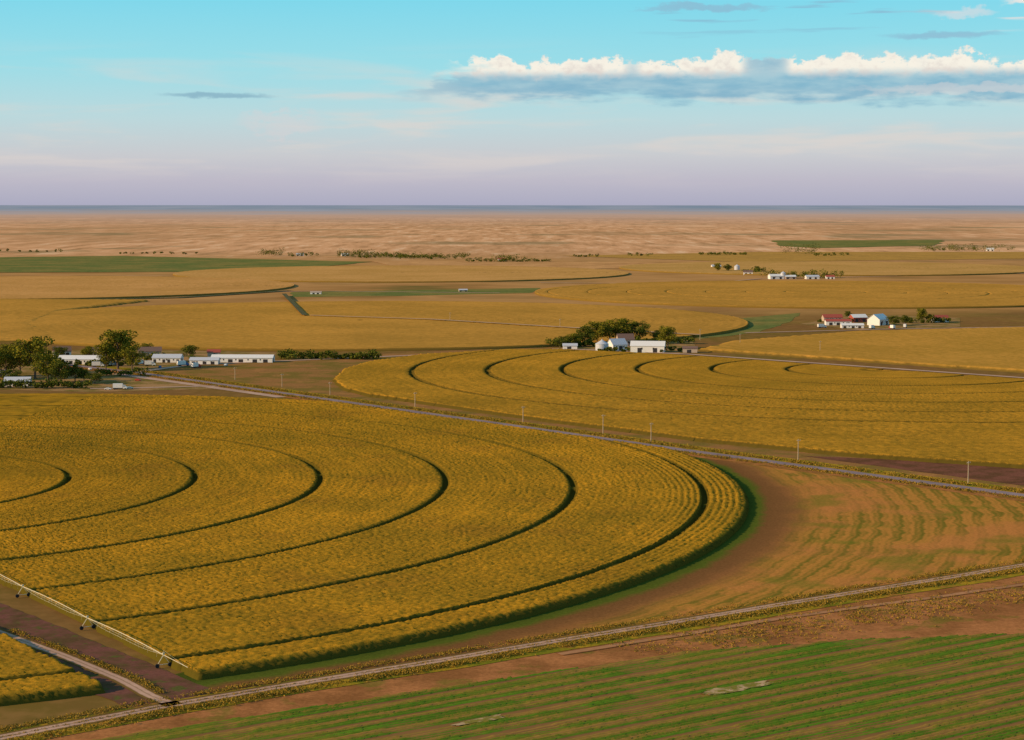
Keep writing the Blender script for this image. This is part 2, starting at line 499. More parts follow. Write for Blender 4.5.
ribbon("farm_track", [(560, 655), (760, 622), (1024, 585), (1200, 558)], 3.6, 0.2, dirt_road_mat("worn_soil", C(0.50, 0.24, 0.11), C(0.32, 0.135, 0.05)), wob=1.2)

def blob(name, px, py, w, d, z, mat, seed):
    cx, cy = G(px, py)
    pts = []
    for i in range(90):
        a = i / 90 * 2 * math.pi
        k = 0.45 + 1.1 * float(fbm(np.array(math.cos(a) * 3.0 + 5), np.array(math.sin(a) * 3.0 + 5), 1.1, seed, 5))
        u = math.cos(a) * w * k; v = math.sin(a) * d * k
        pts.append((cx + dirn.x * u - dirn.y * v, cy + dirn.y * u + dirn.x * v))
    sheet(name, pts, z, mat, world=True)
M_PALE = patch_mat("washed_out_soil", C(0.58, 0.38, 0.20), C(0.22, 0.18, 0.035), 2.5, contrast=(0.38, 0.56))
blob("bare_patch", 735, 690, 11, 2.8, 0.52, M_PALE, 5)
blob("bare_patch", 480, 722, 7, 1.6, 0.52, M_PALE, 9)

R2 = [(-150, 341), (60, 364), (135, 372.5), (280, 393), (520, 427), (680, 450), (1024, 496), (1250, 527)]
sheet("fallow_corner", [(140, 374), (185, 366), (330, 357), (420, 352), (560, 347), (560, 380), (1250, 470), (1250, 525), (1024, 494), (520, 425)], 0.07, M_BROWN)
sheet("shadow_toned_soil_corner", [(800, 456), (1024, 465), (1250, 471), (1250, 520), (1024, 486)], 0.12, M_MAROON, rag=3)  # soil corner with the darkness of shadow painted into its colour
ribbon("roadside_verge", R2, 15, 0.16, M_BVERGE, wob=1.0, shift=-7)
ribbon("roadside_verge", R2, 15, 0.18, M_VERGE, wob=1.0, shift=9)
ribbon("county_road", R2, 8.0, 0.26, M_ASPH, crown=0.05)
ribbon("gravel_road", [(135, 372.5), (190, 365), (330, 359), (470, 353), (560, 349), (640, 352), (690, 354.5), (1024, 378), (1250, 394)], 8.0, 0.26, M_DIRT2)
ribbon("farm_lane", [(90, 389), (180, 387), (225, 386)], 6.0, 0.22, M_DIRT2)
ribbon("dirt_road", [(135, 373), (250, 389), (300, 396)], 9.0, 0.2, M_DIRT2, shift=-14)
sheet("farmyard", [(-60, 352), (150, 350), (290, 353), (190, 364), (140, 374), (250, 388), (90, 392), (-60, 388)], 0.05, M_YARD)
sheet("farmyard", [(545, 347), (560, 340), (690, 338), (700, 352), (640, 356)], 0.10, M_YARD)
sheet("farmyard", [(800, 324), (860, 314), (960, 318), (960, 327), (860, 330)], 0.10, M_YARD)

# ------------------------------------------------------------ crop fields
tr1 = [R1 - 0.145 * H - SP * k for k in range(7)]
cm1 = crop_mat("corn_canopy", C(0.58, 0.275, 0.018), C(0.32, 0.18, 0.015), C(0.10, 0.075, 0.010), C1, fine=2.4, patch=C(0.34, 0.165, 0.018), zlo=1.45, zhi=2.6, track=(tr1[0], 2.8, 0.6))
arm_end = Vector(G(208, 690)); ca = Vector(C1)
ad = (arm_end - ca).normalized(); an = Vector((-ad.y, ad.x))
ra = Vector(G(135, 372.5)); rb = Vector(G(1024, 496)); rd_ = (rb - ra).normalized(); rn = Vector((rd_.y, -rd_.x))
if (ca - ra).dot(rn) < 0: rn = -rn
def lane_mask(X, Y):
    dx = X - C1[0]; dy = Y - C1[1]
    al = dx * ad.x + dy * ad.y; pr = dx * an.x + dy * an.y
    wob = 1.5 * (fbm(X, Y, 9, 4, 2) - 0.5)
    lane = (al > 0) & (pr < 2.0 + wob) & (pr > -31.0 + al / 400 * 8 + wob)
    dist = (X - ra.x) * rn.x + (Y - ra.y) * rn.y
    return ~lane & (dist > 17 + wob)
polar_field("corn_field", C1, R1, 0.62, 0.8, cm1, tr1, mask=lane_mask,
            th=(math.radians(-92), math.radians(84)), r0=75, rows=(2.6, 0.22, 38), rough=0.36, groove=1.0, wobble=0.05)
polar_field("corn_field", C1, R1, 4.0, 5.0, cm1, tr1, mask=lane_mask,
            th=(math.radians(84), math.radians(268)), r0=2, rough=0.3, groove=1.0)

C2 = (2.2 * H, 11.5 * H)
tr2 = [3.3 * H - 0.5 * H - SP * k for k in range(6)]
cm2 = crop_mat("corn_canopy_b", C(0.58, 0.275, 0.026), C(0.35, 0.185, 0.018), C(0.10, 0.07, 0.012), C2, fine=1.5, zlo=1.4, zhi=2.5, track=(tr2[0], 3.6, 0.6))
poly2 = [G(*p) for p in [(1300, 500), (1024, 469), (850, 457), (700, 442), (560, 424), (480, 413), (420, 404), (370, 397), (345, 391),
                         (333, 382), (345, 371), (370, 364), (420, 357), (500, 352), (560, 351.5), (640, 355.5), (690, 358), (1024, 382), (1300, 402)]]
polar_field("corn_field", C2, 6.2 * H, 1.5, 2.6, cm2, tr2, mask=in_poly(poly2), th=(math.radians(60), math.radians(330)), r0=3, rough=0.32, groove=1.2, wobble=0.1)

def far_field(px_c, R, gold, olive, dr=3.0, arc=7.0, mask=None, tracks=True, nm="corn_field", groove=0.5):
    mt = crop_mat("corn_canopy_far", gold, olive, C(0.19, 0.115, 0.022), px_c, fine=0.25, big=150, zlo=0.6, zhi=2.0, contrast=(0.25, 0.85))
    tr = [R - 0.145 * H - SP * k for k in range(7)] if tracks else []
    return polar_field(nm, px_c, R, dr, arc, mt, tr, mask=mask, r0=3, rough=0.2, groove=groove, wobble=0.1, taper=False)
GA = C(0.60, 0.29, 0.05); OA = C(0.40, 0.205, 0.034)
far_field((-1.3 * H, 16.5 * H), 3.3 * H, GA, OA, tracks=False)
far_field((-5.97 * H, 23.5 * H), 3.3 * H, C(0.66, 0.33, 0.10), C(0.48, 0.24, 0.06), tracks=False)
far_field((3.56 * H, 21.9 * H), 3.3 * H, GA, OA, groove=0.3)
far_field((-1.6 * H, 28.2 * H), 3.3 * H, C(0.64, 0.33, 0.10), C(0.48, 0.25, 0.06), tracks=False)
far_field((5.0 * H, 30.5 * H), 3.3 * H, C(0.62, 0.33, 0.10), C(0.45, 0.25, 0.06), tracks=False)
far_field((-8.3 * H, 17.4 * H), 3.3 * H, GA, OA, tracks=False)
poly7 = [G(*p) for p in [(1400, 395), (1024, 373), (700, 351), (730, 343), (860, 333), (1024, 329), (1400, 327)]]
far_field((6.2 * H, 15.0 * H), 6.0 * H, GA, C(0.40, 0.21, 0.03), mask=in_poly(poly7), tracks=False, dr=4)
poly8 = [G(*p) for p in [(-80, 344), (-80, 300), (150, 301), (60, 312), (30, 325), (60, 341)]]
far_field((-7.0 * H, 17.0 * H), 5.0 * H, GA, OA, mask=in_poly(poly8), tracks=False, dr=5, arc=10)

Z1 = 0.5
sheet("alfalfa_field", [(-60, 258), (120, 256), (372, 262), (300, 269), (180, 272), (-60, 273)], Z1, M_GREENF, rag=12)
sheet("alfalfa_field", [(770, 240.5), (945, 240), (935, 245.5), (820, 248), (780, 246)], Z1, M_GREENF, rag=20)
sheet("dry_field", [(370, 261), (640, 262), (700, 266), (560, 270), (400, 268)], Z1, M_TANF)
sheet("dry_field", [(560, 256), (760, 252), (1100, 252), (1100, 258), (740, 262)], Z1, M_GOLDF)
sheet("meadow", [(293, 292), (540, 288), (530, 293), (400, 296), (290, 297)], 0.12, M_GREENF, rag=6)
sheet("meadow", [(745, 318), (800, 313), (790, 322), (760, 332), (700, 339), (690, 337)], 0.12, M_GREENF, rag=6)
ribbon("farm_track", [(310, 318), (430, 322), (560, 330), (700, 338)], 6, 3.3, M_DIRT2)
ribbon("farm_track", [(745, 333), (900, 329), (1100, 326)], 7, 0.3, M_DIRT2)
ribbon("farm_track", [(540, 283), (700, 284), (760, 279), (1100, 272)], 8, 0.6, M_DIRT2)
ribbon("farm_track", [(0, 300), (250, 293), (310, 291), (500, 293)], 8, 0.3, M_DIRT2)
m_ditch = simple_mat("ditch_weeds", C(0.09, 0.08, 0.014), 1.0, scale=0.1)
ribbon("ditch_bank", [(284, 296), (305, 318)], 6, 3.35, m_ditch)
ribbon("hedgerow_strip", [(-40, 302), (60, 300.5), (180, 298), (290, 291)], 16, 0.8, m_ditch)

# ------------------------------------------------------------ foliage
def leaf_mat(name, a, c):
    m, n, b = new_mat(name, 0.8, 0.0)
    g = n.node('ShaderNodeNewGeometry')
    f = n.noise(g.outputs['Position'], 0.35, 2, 0.6)
    n._set(b.inputs['Base Color'], n.mix(n.m('ADD', n.m('MULTIPLY', g.outputs['Random Per Island'], 0.5), n.m('MULTIPLY', f, 0.5)), a, c))
    return m
M_LEAF = leaf_mat("leaves", C(0.05, 0.07, 0.01), C(0.32, 0.26, 0.025))
M_LEAF2 = leaf_mat("leaves_dark", C(0.035, 0.055, 0.012), C(0.18, 0.175, 0.02))
M_BARK = simple_mat("bark", C(0.14, 0.10, 0.07))
M_GRASS = leaf_mat("grass_blades", C(0.14, 0.125, 0.015), C(0.46, 0.25, 0.04))

def cone_seg(V, Fc, a, b, ra, rb, k=6):
    a = Vector(a); b = Vector(b); d = (b - a).normalized()
    u = d.orthogonal().normalized(); v = d.cross(u)
    s = len(V)
    for c, r in ((a, ra), (b, rb)):
        for i in range(k):
            t = 2 * math.pi * i / k
            V.append(tuple(c + (u * math.cos(t) + v * math.sin(t)) * r))
    for i in range(k):
        j = (i + 1) % k
        Fc.append((s + i, s + j, s + k + j, s + k + i))

def leaf_quads(centres, size, rng):
    n = len(centres)
    a = rng.normal(size=(n, 3)); a /= np.linalg.norm(a, axis=1)[:, None]
    b = rng.normal(size=(n, 3)); b -= (a * b).sum(1)[:, None] * a; b /= np.linalg.norm(b, axis=1)[:, None]
    s = size * (0.6 + 0.8 * rng.random((n, 1)))
    co = np.stack([centres - a * s - b * s * .6, centres + a * s - b * s * .6, centres + a * s + b * s * .6, centres - a * s + b * s * .6], axis=1).reshape(-1, 3)
    return co, np.arange(n * 4).reshape(-1, 4)

def tree_mesh(seed, leafmat, width=0.75):
    rd = random.Random(seed); rng = np.random.default_rng(seed)
    V, Fc = [], []
    cone_seg(V, Fc, (0, 0, -0.02), (0.01, 0, 0.28), 0.028, 0.02, 8)
    cone_seg(V, Fc, (0.01, 0, 0.28), (0, 0.01, 0.8), 0.02, 0.005, 6)
    cents = []
    nb = 15
    for i in range(nb):
        a = i * 2.4 + rd.random(); z0 = 0.16 + 0.5 * i / nb
        ln = width * 0.5 * (0.55 + 0.5 * rd.random()) * (1.0 - 0.35 * abs(i / nb - 0.35))
        e = (math.cos(a) * ln, math.sin(a) * ln, min(0.93, z0 + 0.12 + 0.22 * rd.random()))
        cone_seg(V, Fc, (0, 0, z0), e, 0.010, 0.003, 5)
        cents.append((e, 0.10 + 0.07 * rd.random()))
        mid = tuple(0.6 * q for q in e[:2]) + (0.4 * z0 + 0.6 * e[2],)
        cents.append((mid, 0.10 + 0.05 * rd.random()))
    for i in range(5):
        a = rd.random() * 6.28; r = width * 0.15 * rd.random()
        cents.append(((math.cos(a) * r, math.sin(a) * r, 0.78 + 0.13 * rd.random()), 0.09 + 0.05 * rd.random()))
    P = []
    for c, r in cents:
        k = int(90 * (r / 0.12) ** 2)
        d = rng.normal(size=(k, 3)); d /= np.linalg.norm(d, axis=1)[:, None]
        P.append(np.array(c) + d * r * (0.55 + 0.5 * rng.random((k, 1))) * np.array([1, 1, 0.8]))
    P = np.concatenate(P); P[:, 2] = np.maximum(P[:, 2], 0.07)
    co, q = leaf_quads(P, 0.017, rng)
    nv = len(V)
    co = np.concatenate([np.array(V), co]); q2 = np.concatenate([np.array(Fc), q + nv])
    mi = np.concatenate([np.zeros(len(Fc)), np.ones(len(q))])
    return np_mesh("tree_mesh", co, q2, [M_BARK, leafmat], mi)

TREES = [tree_mesh(i, M_LEAF if i % 2 else M_LEAF2, 0.7 + 0.12 * (i % 3)) for i in range(6)]

def tree(px, py, hpx, v=None, wid=1.0, name="deciduous_tree", dy=0):
    x, y = G(px, py)
    ob = link(bpy.data.objects.new(name, TREES[v % 6] if v is not None else random.choice(TREES)))
    s = hpx * MPP(py)
    ob.location = (x, y + dy, 0)
    ob.scale = (s * wid, s * wid, s)
    ob.rotation_euler = (0, 0, random.random() * 6.28)
    return ob

for a in [(35, 379, 43, 1, 1.15), (118, 369, 40, 3, 1.2), (6, 377, 30, 2, 1.2), (60, 384, 22, 0, 1.3), (75, 382, 18, 4, 1.3), (190, 358, 14, 2, 1.2), (20, 374, 30, 5, 1.2),
          (132, 371, 26, 5, 1.0), (106, 370, 28, 1, 1.0), (95, 384, 12, 2, 1.6), (48, 383, 30, 5, 1.1), (10, 384, 16, 2, 1.5), (146, 356, 13, 3, 1.3), (88, 360, 14, 1, 1.4), (8, 366, 22, 3, 1.3), (60, 357, 11, 2, 1.4), (-8, 380, 34, 3, 1.2), (84, 381, 12, 0, 1.4),
          (574, 347, 14, 1, 1.3), (585, 346, 20, 0, 1.3), (597, 344, 23, 3, 1.3), (610, 343, 24, 5, 1.3), (622, 343, 25, 1, 1.2), (636, 343, 23, 2, 1.2), (668, 349, 23, 3, 1.15), (658, 343, 13, 4, 1.3), (560, 348, 10, 2, 1.4), (566, 347, 12, 2, 1.4),
          (893, 326, 11, 2, 1.2), (905, 325, 10, 4, 1.4), (922, 323, 15, 3, 1.0), (930, 323, 9, 1, 1.3), (848, 318, 7, 0, 1.4),
          (717, 272, 9, 3, 1.2), (728, 272, 8, 4, 1.2), (757, 273, 7, 0, 1.2)]:
    tree(*a)

def tree_mass(name, rows, seed, mat=M_LEAF2, size=0.75, k=150):
    rng = np.random.default_rng(seed); CO = []
    for (x0, x1, py, hpx, sp) in rows:
        px = x0
        while px <= x1:
            yy = py + rng.normal() * 0.25
            X, Y = G(px, yy); m = MPP(yy); hh = hpx * m * (0.55 + 0.7 * rng.random()); w = hh * (0.45 + 0.3 * rng.random())
            for _ in range(4):
                c = np.array([X + rng.normal() * w * .6, Y + rng.normal() * w * .6, hh * (0.3 + 0.4 * rng.random())])
                r = hh * (0.22 + 0.14 * rng.random())
                d = rng.normal(size=(k // 4, 3)); d /= np.linalg.norm(d, axis=1)[:, None]
                p_ = c + d * r * (0.6 + 0.5 * rng.random((len(d), 1))) * np.array([1.3, 1.3, 1]); p_[:, 2] = np.maximum(p_[:, 2], 0.3)
                s_ = max(size, m * 0.3)
                co, _q = leaf_quads(p_, s_, rng); CO.append(co)
            px += sp * (0.4 + 1.2 * rng.random())
    co = np.concatenate(CO); q = np.arange(len(co)).reshape(-1, 4)
    return link(bpy.data.objects.new(name, np_mesh(name, co, q, [mat])))

tree_mass("distant_trees", [(262, 284, 256, 8, 3), (290, 318, 256, 4, 4), (338, 375, 257, 8, 2.5), (378, 400, 257, 6, 3), (400, 470, 259, 6, 2.5), (470, 548, 262, 4.5, 3), (500, 516, 261, 10, 4), (360, 440, 258, 5, 3),
                            (630, 650, 256, 4, 5), (700, 752, 255, 3.5, 4), (575, 600, 257, 3.5, 4), (790, 818, 254, 10, 3), (815, 850, 256, 4, 4), (925, 965, 251, 8, 3), (968, 1012, 251, 8, 4),
                            (745, 765, 273, 6, 4), (770, 842, 278, 9, 3.5), (0, 60, 252, 3, 8), (120, 200, 254, 3, 10)], 4, k=110)
tree_mass("windbreak_trees", [(282, 375, 359, 9, 3.2), (-20, 60, 362, 14, 7), (150, 200, 361, 8, 8), (60, 130, 366, 8, 8), (-20, 90, 388, 9, 6), (100, 140, 376, 9, 8)], 6, k=200, size=0.5)
tree_mass("shelter_trees", [(552, 600, 347, 9, 5), (600, 690, 352, 5, 7), (640, 690, 344, 8, 6), (895, 950, 323, 6, 6), (820, 860, 322, 4, 7)], 8, k=180, size=0.6)

def tufts(name, pix, off, spread, count, size, seed, h=0.7):
    rng = np.random.default_rng(seed)
    P = np.array([G(*p) for p in pix]); seg = np.linalg.norm(np.diff(P, axis=0), axis=1); cum = np.concatenate([[0], np.cumsum(seg)])
    s = rng.random(count) * cum[-1]
    s = s[(vn(s, s * 0, 14, seed) > 0.35) | (rng.random(count) > 0.6)]
    i = np.clip(np.searchsorted(cum, s) - 1, 0, len(seg) - 1)
    t = ((s - cum[i]) / seg[i])[:, None]; B = P[i] * (1 - t) + P[i + 1] * t
    d = (P[i + 1] - P[i]) / seg[i][:, None]; nn = np.stack([-d[:, 1], d[:, 0]], axis=1)
    B = B + nn * (off + rng.normal(size=(len(s), 1)) * spread)
    rep = 6
    c = np.repeat(B, rep, axis=0) + rng.normal(size=(len(s) * rep, 2)) * 0.35
    z = rng.random((len(c), 1)) * h + 0.2
    co, q = leaf_quads(np.concatenate([c, z], axis=1), size, rng)
    return link(bpy.data.objects.new(name, np_mesh(name, co, q, [M_GRASS])))
NR = [(-60, 750), (165, 706.5), (560, 641), (1024, 565.5), (1100, 553)]
tufts("roadside_grass", NR, -6, 1.3, 6000, 0.16, 3)
tufts("roadside_grass", NR, 5.5, 1.0, 3500, 0.14, 5, 0.5)
tufts("roadside_grass", NR, 0, 0.3, 1500, 0.10, 7, 0.2)
tufts("roadside_grass", R2[2:], -7, 1.5, 5000, 0.2, 13)
tufts("roadside_grass", R2[2:], 8, 1.8, 6000, 0.22, 15, 1.0)
tufts("roadside_grass", [(0, 633), (60, 655), (120, 680), (150, 696)], 3.5, 0.6, 900, 0.14, 17, 0.5)
tufts("fallow_weeds", [(600, 642), (1100, 570)], -14, 7, 2200, 0.16, 19, 0.4)

# ------------------------------------------------------------ structures
M_WHITE = simple_mat("white_painted_metal", C(0.80, 0.76, 0.70), 0.5, 0.08)
M_GREYR = simple_mat("galvanised_roof", C(0.55, 0.55, 0.57), 0.4, 0.08)
M_REDR = simple_mat("red_painted_wall", C(0.38, 0.08, 0.05), 0.7, 0.1)
M_TANW = simple_mat("tan_siding", C(0.50, 0.38, 0.28), 0.7, 0.08)
M_BRNR = simple_mat("shingle_roof", C(0.20, 0.12, 0.09), 0.9, 0.15)
M_DARK = simple_mat("dark_opening", C(0.05, 0.045, 0.045), 0.3, 0.1)
M_WOOD = simple_mat("weathered_pole_wood", C(0.50, 0.38, 0.25), 0.9, 0.15)
M_GALV = simple_mat("galvanised_pipe", C(0.66, 0.58, 0.38), 0.45, 0.08)
M_RUB = simple_mat("tyre_rubber", C(0.03, 0.03, 0.03), 0.9, 0.1)
M_BLUE = simple_mat("blue_paint", C(0.08, 0.16, 0.35), 0.5, 0.1)
M_REDP = simple_mat("red_paint", C(0.45, 0.05, 0.03), 0.4, 0.1)

def box(V, Fc, x0, x1, y0, y1, z0, z1):
    s = len(V)
    V += [(x0, y0, z0), (x1, y0, z0), (x1, y1, z0), (x0, y1, z0), (x0, y0, z1), (x1, y0, z1), (x1, y1, z1), (x0, y1, z1)]
    Fc += [(s, s + 3, s + 2, s + 1), (s + 4, s + 5, s + 6, s + 7), (s, s + 1, s + 5, s + 4), (s + 1, s + 2, s + 6, s + 5), (s + 2, s + 3, s + 7, s + 6), (s + 3, s, s + 4, s + 7)]

def child(parent, name, V, Fc, mat):
    o = link(bpy.data.objects.new(name, py_mesh(name, V, Fc, [mat])))
    o.parent = parent
    return o

def empty(name, px, py, rot=0.0):
    x, y = G(px, py)
    e = link(bpy.data.objects.new(name, None)); e.location = (x, y, 0.1); e.rotation_euler = (0, 0, rot)
    e.empty_display_size = 2
    return e

def gable(name, px, py, L, W, hw, hr, wall, roof, rot=0.0, doors=2, windows=4):
    e = empty(name, px, py, rot)
    l, w = L / 2, W / 2
    V = [(-l, -w, 0), (l, -w, 0), (l, w, 0), (-l, w, 0), (-l, -w, hw), (l, -w, hw), (l, w, hw), (-l, w, hw), (-l, 0, hr), (l, 0, hr)]
    Fc = [(0, 1, 5, 4), (2, 3, 7, 6), (1, 2, 6, 9, 5), (3, 0, 4, 8, 7)]
    child(e, "walls", V, Fc, wall)
    o = 0.5; k = (hr - hw) / w
    V = []; Fc = []
    for sg in (-1, 1):
        s = len(V)
        V += [(-l - o, sg * (w + o), hw - k * o + 0.06), (l + o, sg * (w + o), hw - k * o + 0.06), (l + o, 0, hr + 0.06), (-l - o, 0, hr + 0.06),
              (-l - o, sg * (w + o), hw - k * o + 0.22), (l + o, sg * (w + o), hw - k * o + 0.22), (l + o, 0, hr + 0.22), (-l - o, 0, hr + 0.22)]
        Fc += [(s, s + 1, s + 2, s + 3), (s + 4, s + 5, s + 6, s + 7), (s, s + 1, s + 5, s + 4), (s + 1, s + 2, s + 6, s + 5), (s + 3, s, s + 4, s + 7)]
    child(e, "roof", V, Fc, roof)
    V = []; Fc = []
    for i in range(doors):
        cx = -l + L * (i + 0.5) / doors + (0.8 * math.sin(i * 3.1 + px))
        dw = min(1.8, L / doors * 0.2)
        box(V, Fc, cx - dw, cx + dw, -w - 0.04, -w - 0.005, 0.02, min(hw * 0.7, 4.0))
    box(V, Fc, l + 0.005, l + 0.04, -w * 0.35, w * 0.35, 0.02, min(hw * 0.85, 4.5))
    child(e, "doors", V, Fc, M_DARK)
    V = []; Fc = []
    for i in range(windows):
        cx = -l + L * (i + 1) / (windows + 1) + 0.2
        box(V, Fc, cx - 0.5, cx + 0.5, -w - 0.08, -w - 0.045, hw * 0.45, hw * 0.75)
    child(e, "windows", V, Fc, M_DARK)
    return e

def grain_bin(px, py, r, h, name="grain_bin"):
    e = empty(name, px, py)
    V = []; Fc = []; k = 24; nz = 14
    for j in range(nz + 1):
        rr = r + (0.06 if j % 2 else 0)
        for i in range(k):
            a = 2 * math.pi * i / k; V.append((rr * math.cos(a), rr * math.sin(a), h * j / nz))
    for j in range(nz):
        for i in range(k):
            Fc.append((j * k + i, j * k + (i + 1) % k, (j + 1) * k + (i + 1) % k, (j + 1) * k + i))
    child(e, "wall", V, Fc, M_GREYR)
    V = []; Fc = []
    cone_seg(V, Fc, (0, 0, h - 0.1), (0, 0, h + r * 0.55), r + 0.25, 0.6, k)
    cone_seg(V, Fc, (0, 0, h + r * 0.55), (0, 0, h + r * 0.55 + 0.7), 0.55, 0.5, 10)
    child(e, "roof", V, Fc, M_GREYR)
    V = []; Fc = []; box(V, Fc, -0.6, 0.6, -r - 0.14, -r - 0.05, 0.3, 2.4)
    child(e, "door", V, Fc, M_DARK)
    return e

def wheel(V, Fc, x, y, r, w):
    cone_seg(V, Fc, (x, y - w / 2, r), (x, y + w / 2, r), r, r, 12)
    s = len(V)
    Fc.append(tuple(range(s - 24, s - 12))); Fc.append(tuple(range(s - 12, s)))

def truck(px, py, rot, L=9, col=None, name="box_truck"):
    e = empty(name, px, py, rot)
    V = []; Fc = []; box(V, Fc, -L / 2, L / 2 - 2.6, -1.25, 1.25, 1.1, 3.9)
    child(e, "cargo_box", V, Fc, M_WHITE)
    V = []; x0 = L / 2 - 2.5
    prof = [(x0, 0.6), (x0, 2.9), (x0 + 1.3, 2.9), (x0 + 1.7, 2.0), (x0 + 2.6, 1.8), (x0 + 2.7, 0.6)]
    for yy in (-1.15, 1.15):
        V += [(a, yy, b_) for a, b_ in prof]
    Fc = [tuple(range(6)), tuple(range(11, 5, -1))] + [(i, (i + 1) % 6, 6 + (i + 1) % 6, 6 + i) for i in range(6)]
    child(e, "cab", V, Fc, col or M_WHITE)
    V = []; Fc = []
    for x in (-L / 2 + 1.2, -L / 2 + 2.4, L / 2 - 0.9):
        for y in (-1.1, 1.1): wheel(V, Fc, x, y, 0.5, 0.35)
    child(e, "wheels", V, Fc, M_RUB)
    V = []; Fc = []; box(V, Fc, -L / 2, L / 2 - 0.3, -0.5, 0.5, 0.55, 1.05)
    child(e, "chassis", V, Fc, M_DARK)
    V = []; Fc = []; box(V, Fc, x0 + 0.5, x0 + 1.25, -1.19, 1.19, 1.95, 2.65)
    child(e, "side_windows", V, Fc, M_DARK)
    return e

def car(px, py, rot, col, name="parked_car"):
    e = empty(name, px, py, rot)
    prof = [(-2.2, 0.4), (-2.25, 1.0), (-1.6, 1.1), (-1.1, 1.55), (0.5, 1.55), (1.1, 1.05), (2.1, 0.9), (2.25, 0.4)]
    V = []
    for yy in (-0.88, 0.88): V += [(a, yy, b_) for a, b_ in prof]
    Fc = [tuple(range(8)), tuple(range(15, 7, -1))] + [(i, (i + 1) % 8, 8 + (i + 1) % 8, 8 + i) for i in range(8)]
    child(e, "body", V, Fc, col)
    V = []; Fc = []; box(V, Fc, -1.05, 0.6, -0.9, 0.9, 1.12, 1.45); child(e, "side_windows", V, Fc, M_DARK)
    V = []; Fc = []
    for x in (-1.4, 1.4):
        for y in (-0.8, 0.8): wheel(V, Fc, x, y, 0.36, 0.25)
    child(e, "wheels", V, Fc, M_RUB)

def power_pole(px, py, h=10.5, rot=0.7):
    e = empty("power_pole", px, py, rot)
    V = []; Fc = []; cone_seg(V, Fc, (0, 0, -0.1), (0, 0, h), 0.24, 0.15, 8); child(e, "pole", V, Fc, M_WOOD)
    V = []; Fc = []; box(V, Fc, -1.3, 1.3, -0.29, -0.16, h - 0.9, h - 0.7)
    child(e, "crossarm", V, Fc, M_WOOD)
    V = []; Fc = []
    for x in (-1.15, -0.5, 0.5, 1.15): cone_seg(V, Fc, (x, -0.22, h - 0.7), (x, -0.22, h - 0.4), 0.07, 0.04, 6)
    child(e, "insulators", V, Fc, M_WHITE)

for px, py in [(235, 380), (415, 407), (523, 422), (603, 434), (651, 443), (798, 461), (968, 485), (330, 396), (282, 387)]:
    power_pole(px, py, 10.5 if px > 600 else 9)
for px, py in [(700, 340), (740, 345), (820, 353), (560, 329), (450, 322)]:
    power_pole(px, py, 10)

dR = -0.05
gable("livestock_shed", 82, 364, 34, 12, 4, 6.5, M_WHITE, M_WHITE, dR, 5, 4)
gable("livestock_shed", 168, 362, 22, 12, 3.6, 6, M_WHITE, M_GREYR, dR, 4, 3)
gable("machine_shed", 150, 357, 18, 11, 5, 8, M_TANW, M_BRNR, 0.2)
gable("farm_house", 62, 356, 14, 9, 4, 7.5, M_WHITE, M_BRNR, 0.3)
gable("farm_house", 100, 356, 12, 9, 4, 7, M_TANW, M_BRNR, 0.1)
gable("long_barn", 243, 362, 48, 11, 3.6, 5.6, M_WHITE, M_WHITE, dR, 5, 4)
gable("long_barn", 205, 364, 22, 9, 3.2, 5.0, M_WHITE, M_GREYR, dR, 3, 3)
gable("farm_house", 18, 386, 17, 9, 3.6, 6, M_WHITE, M_GREYR, 0.05, 1, 3)
gable("garage", 3, 377, 10, 8, 3.2, 5, M_WHITE, M_GREYR, 0.1, 1, 1)
gable("tool_shed", 214, 357, 10, 7, 4, 6, M_TANW, M_REDR, 0.1, 1, 1)
for i, (px, py, L) in enumerate([(98, 367, 9), (113, 366, 8), (140, 365, 10), (150, 366, 8), (183, 366, 9), (196, 368, 8)]):
    truck(px, py, 0.1 + 0.4 * (i % 3), L, [M_WHITE, M_BLUE, M_REDP][i % 3])
truck(120, 389.5, 0.05, 9); car(108, 390, 0.0, M_WHITE); car(138, 381, -0.3, M_REDP); car(130, 389, 0.2, M_WHITE)
for px, py, c in [(70, 369, M_REDP), (90, 370, M_WHITE), (160, 368, M_BLUE), (226, 366, M_WHITE)]:
    car(px, py, random.random() * 3, c)
gable("machine_shed", 648, 352, 28, 15, 5.5, 9, M_WHITE, M_WHITE, -0.15, 2, 2)
gable("farm_house", 617, 350, 14, 10, 5, 9.5, M_WHITE, M_GREYR, 0.5, 1, 3)
gable("barn", 625, 346, 14, 10, 6, 10.5, M_TANW, M_BRNR, 0.2)
grain_bin(602, 351.5, 5.5, 6.5)
gable("tool_shed", 570, 349, 12, 7, 3, 4.6, M_WHITE, M_GREYR, 0.0, 1, 1)
gable("machine_shed", 690, 352.5, 12, 8, 3.5, 5, M_TANW, M_BRNR, -0.1, 1, 1)
gable("machine_shed", 878, 325, 20, 14, 6, 11, M_WHITE, M_WHITE, 0.9, 2, 2)
gable("livestock_shed", 838, 325, 26, 10, 4, 6, M_WHITE, M_REDR, 0.0, 3, 2)
gable("livestock_shed", 832, 321, 20, 10, 4, 7, M_TANW, M_REDR, 0.1, 3, 2)
gable("barn", 858, 322, 16, 11, 5, 8, M_REDR, M_WHITE, 0.3)
gable("farm_house", 852, 328, 22, 8, 3, 4.5, M_WHITE, M_WHITE, 0.0, 3, 2)
gable("farm_house", 940, 322, 16, 9, 4, 7, M_WHITE, M_REDR, 0.2, 1, 2)
for px, py, c in [(872, 329, M_WHITE), (892, 329, M_REDP), (822, 328, M_WHITE), (905, 328, M_WHITE)]:
    truck(px, py, random.random() * 3, 9, c)
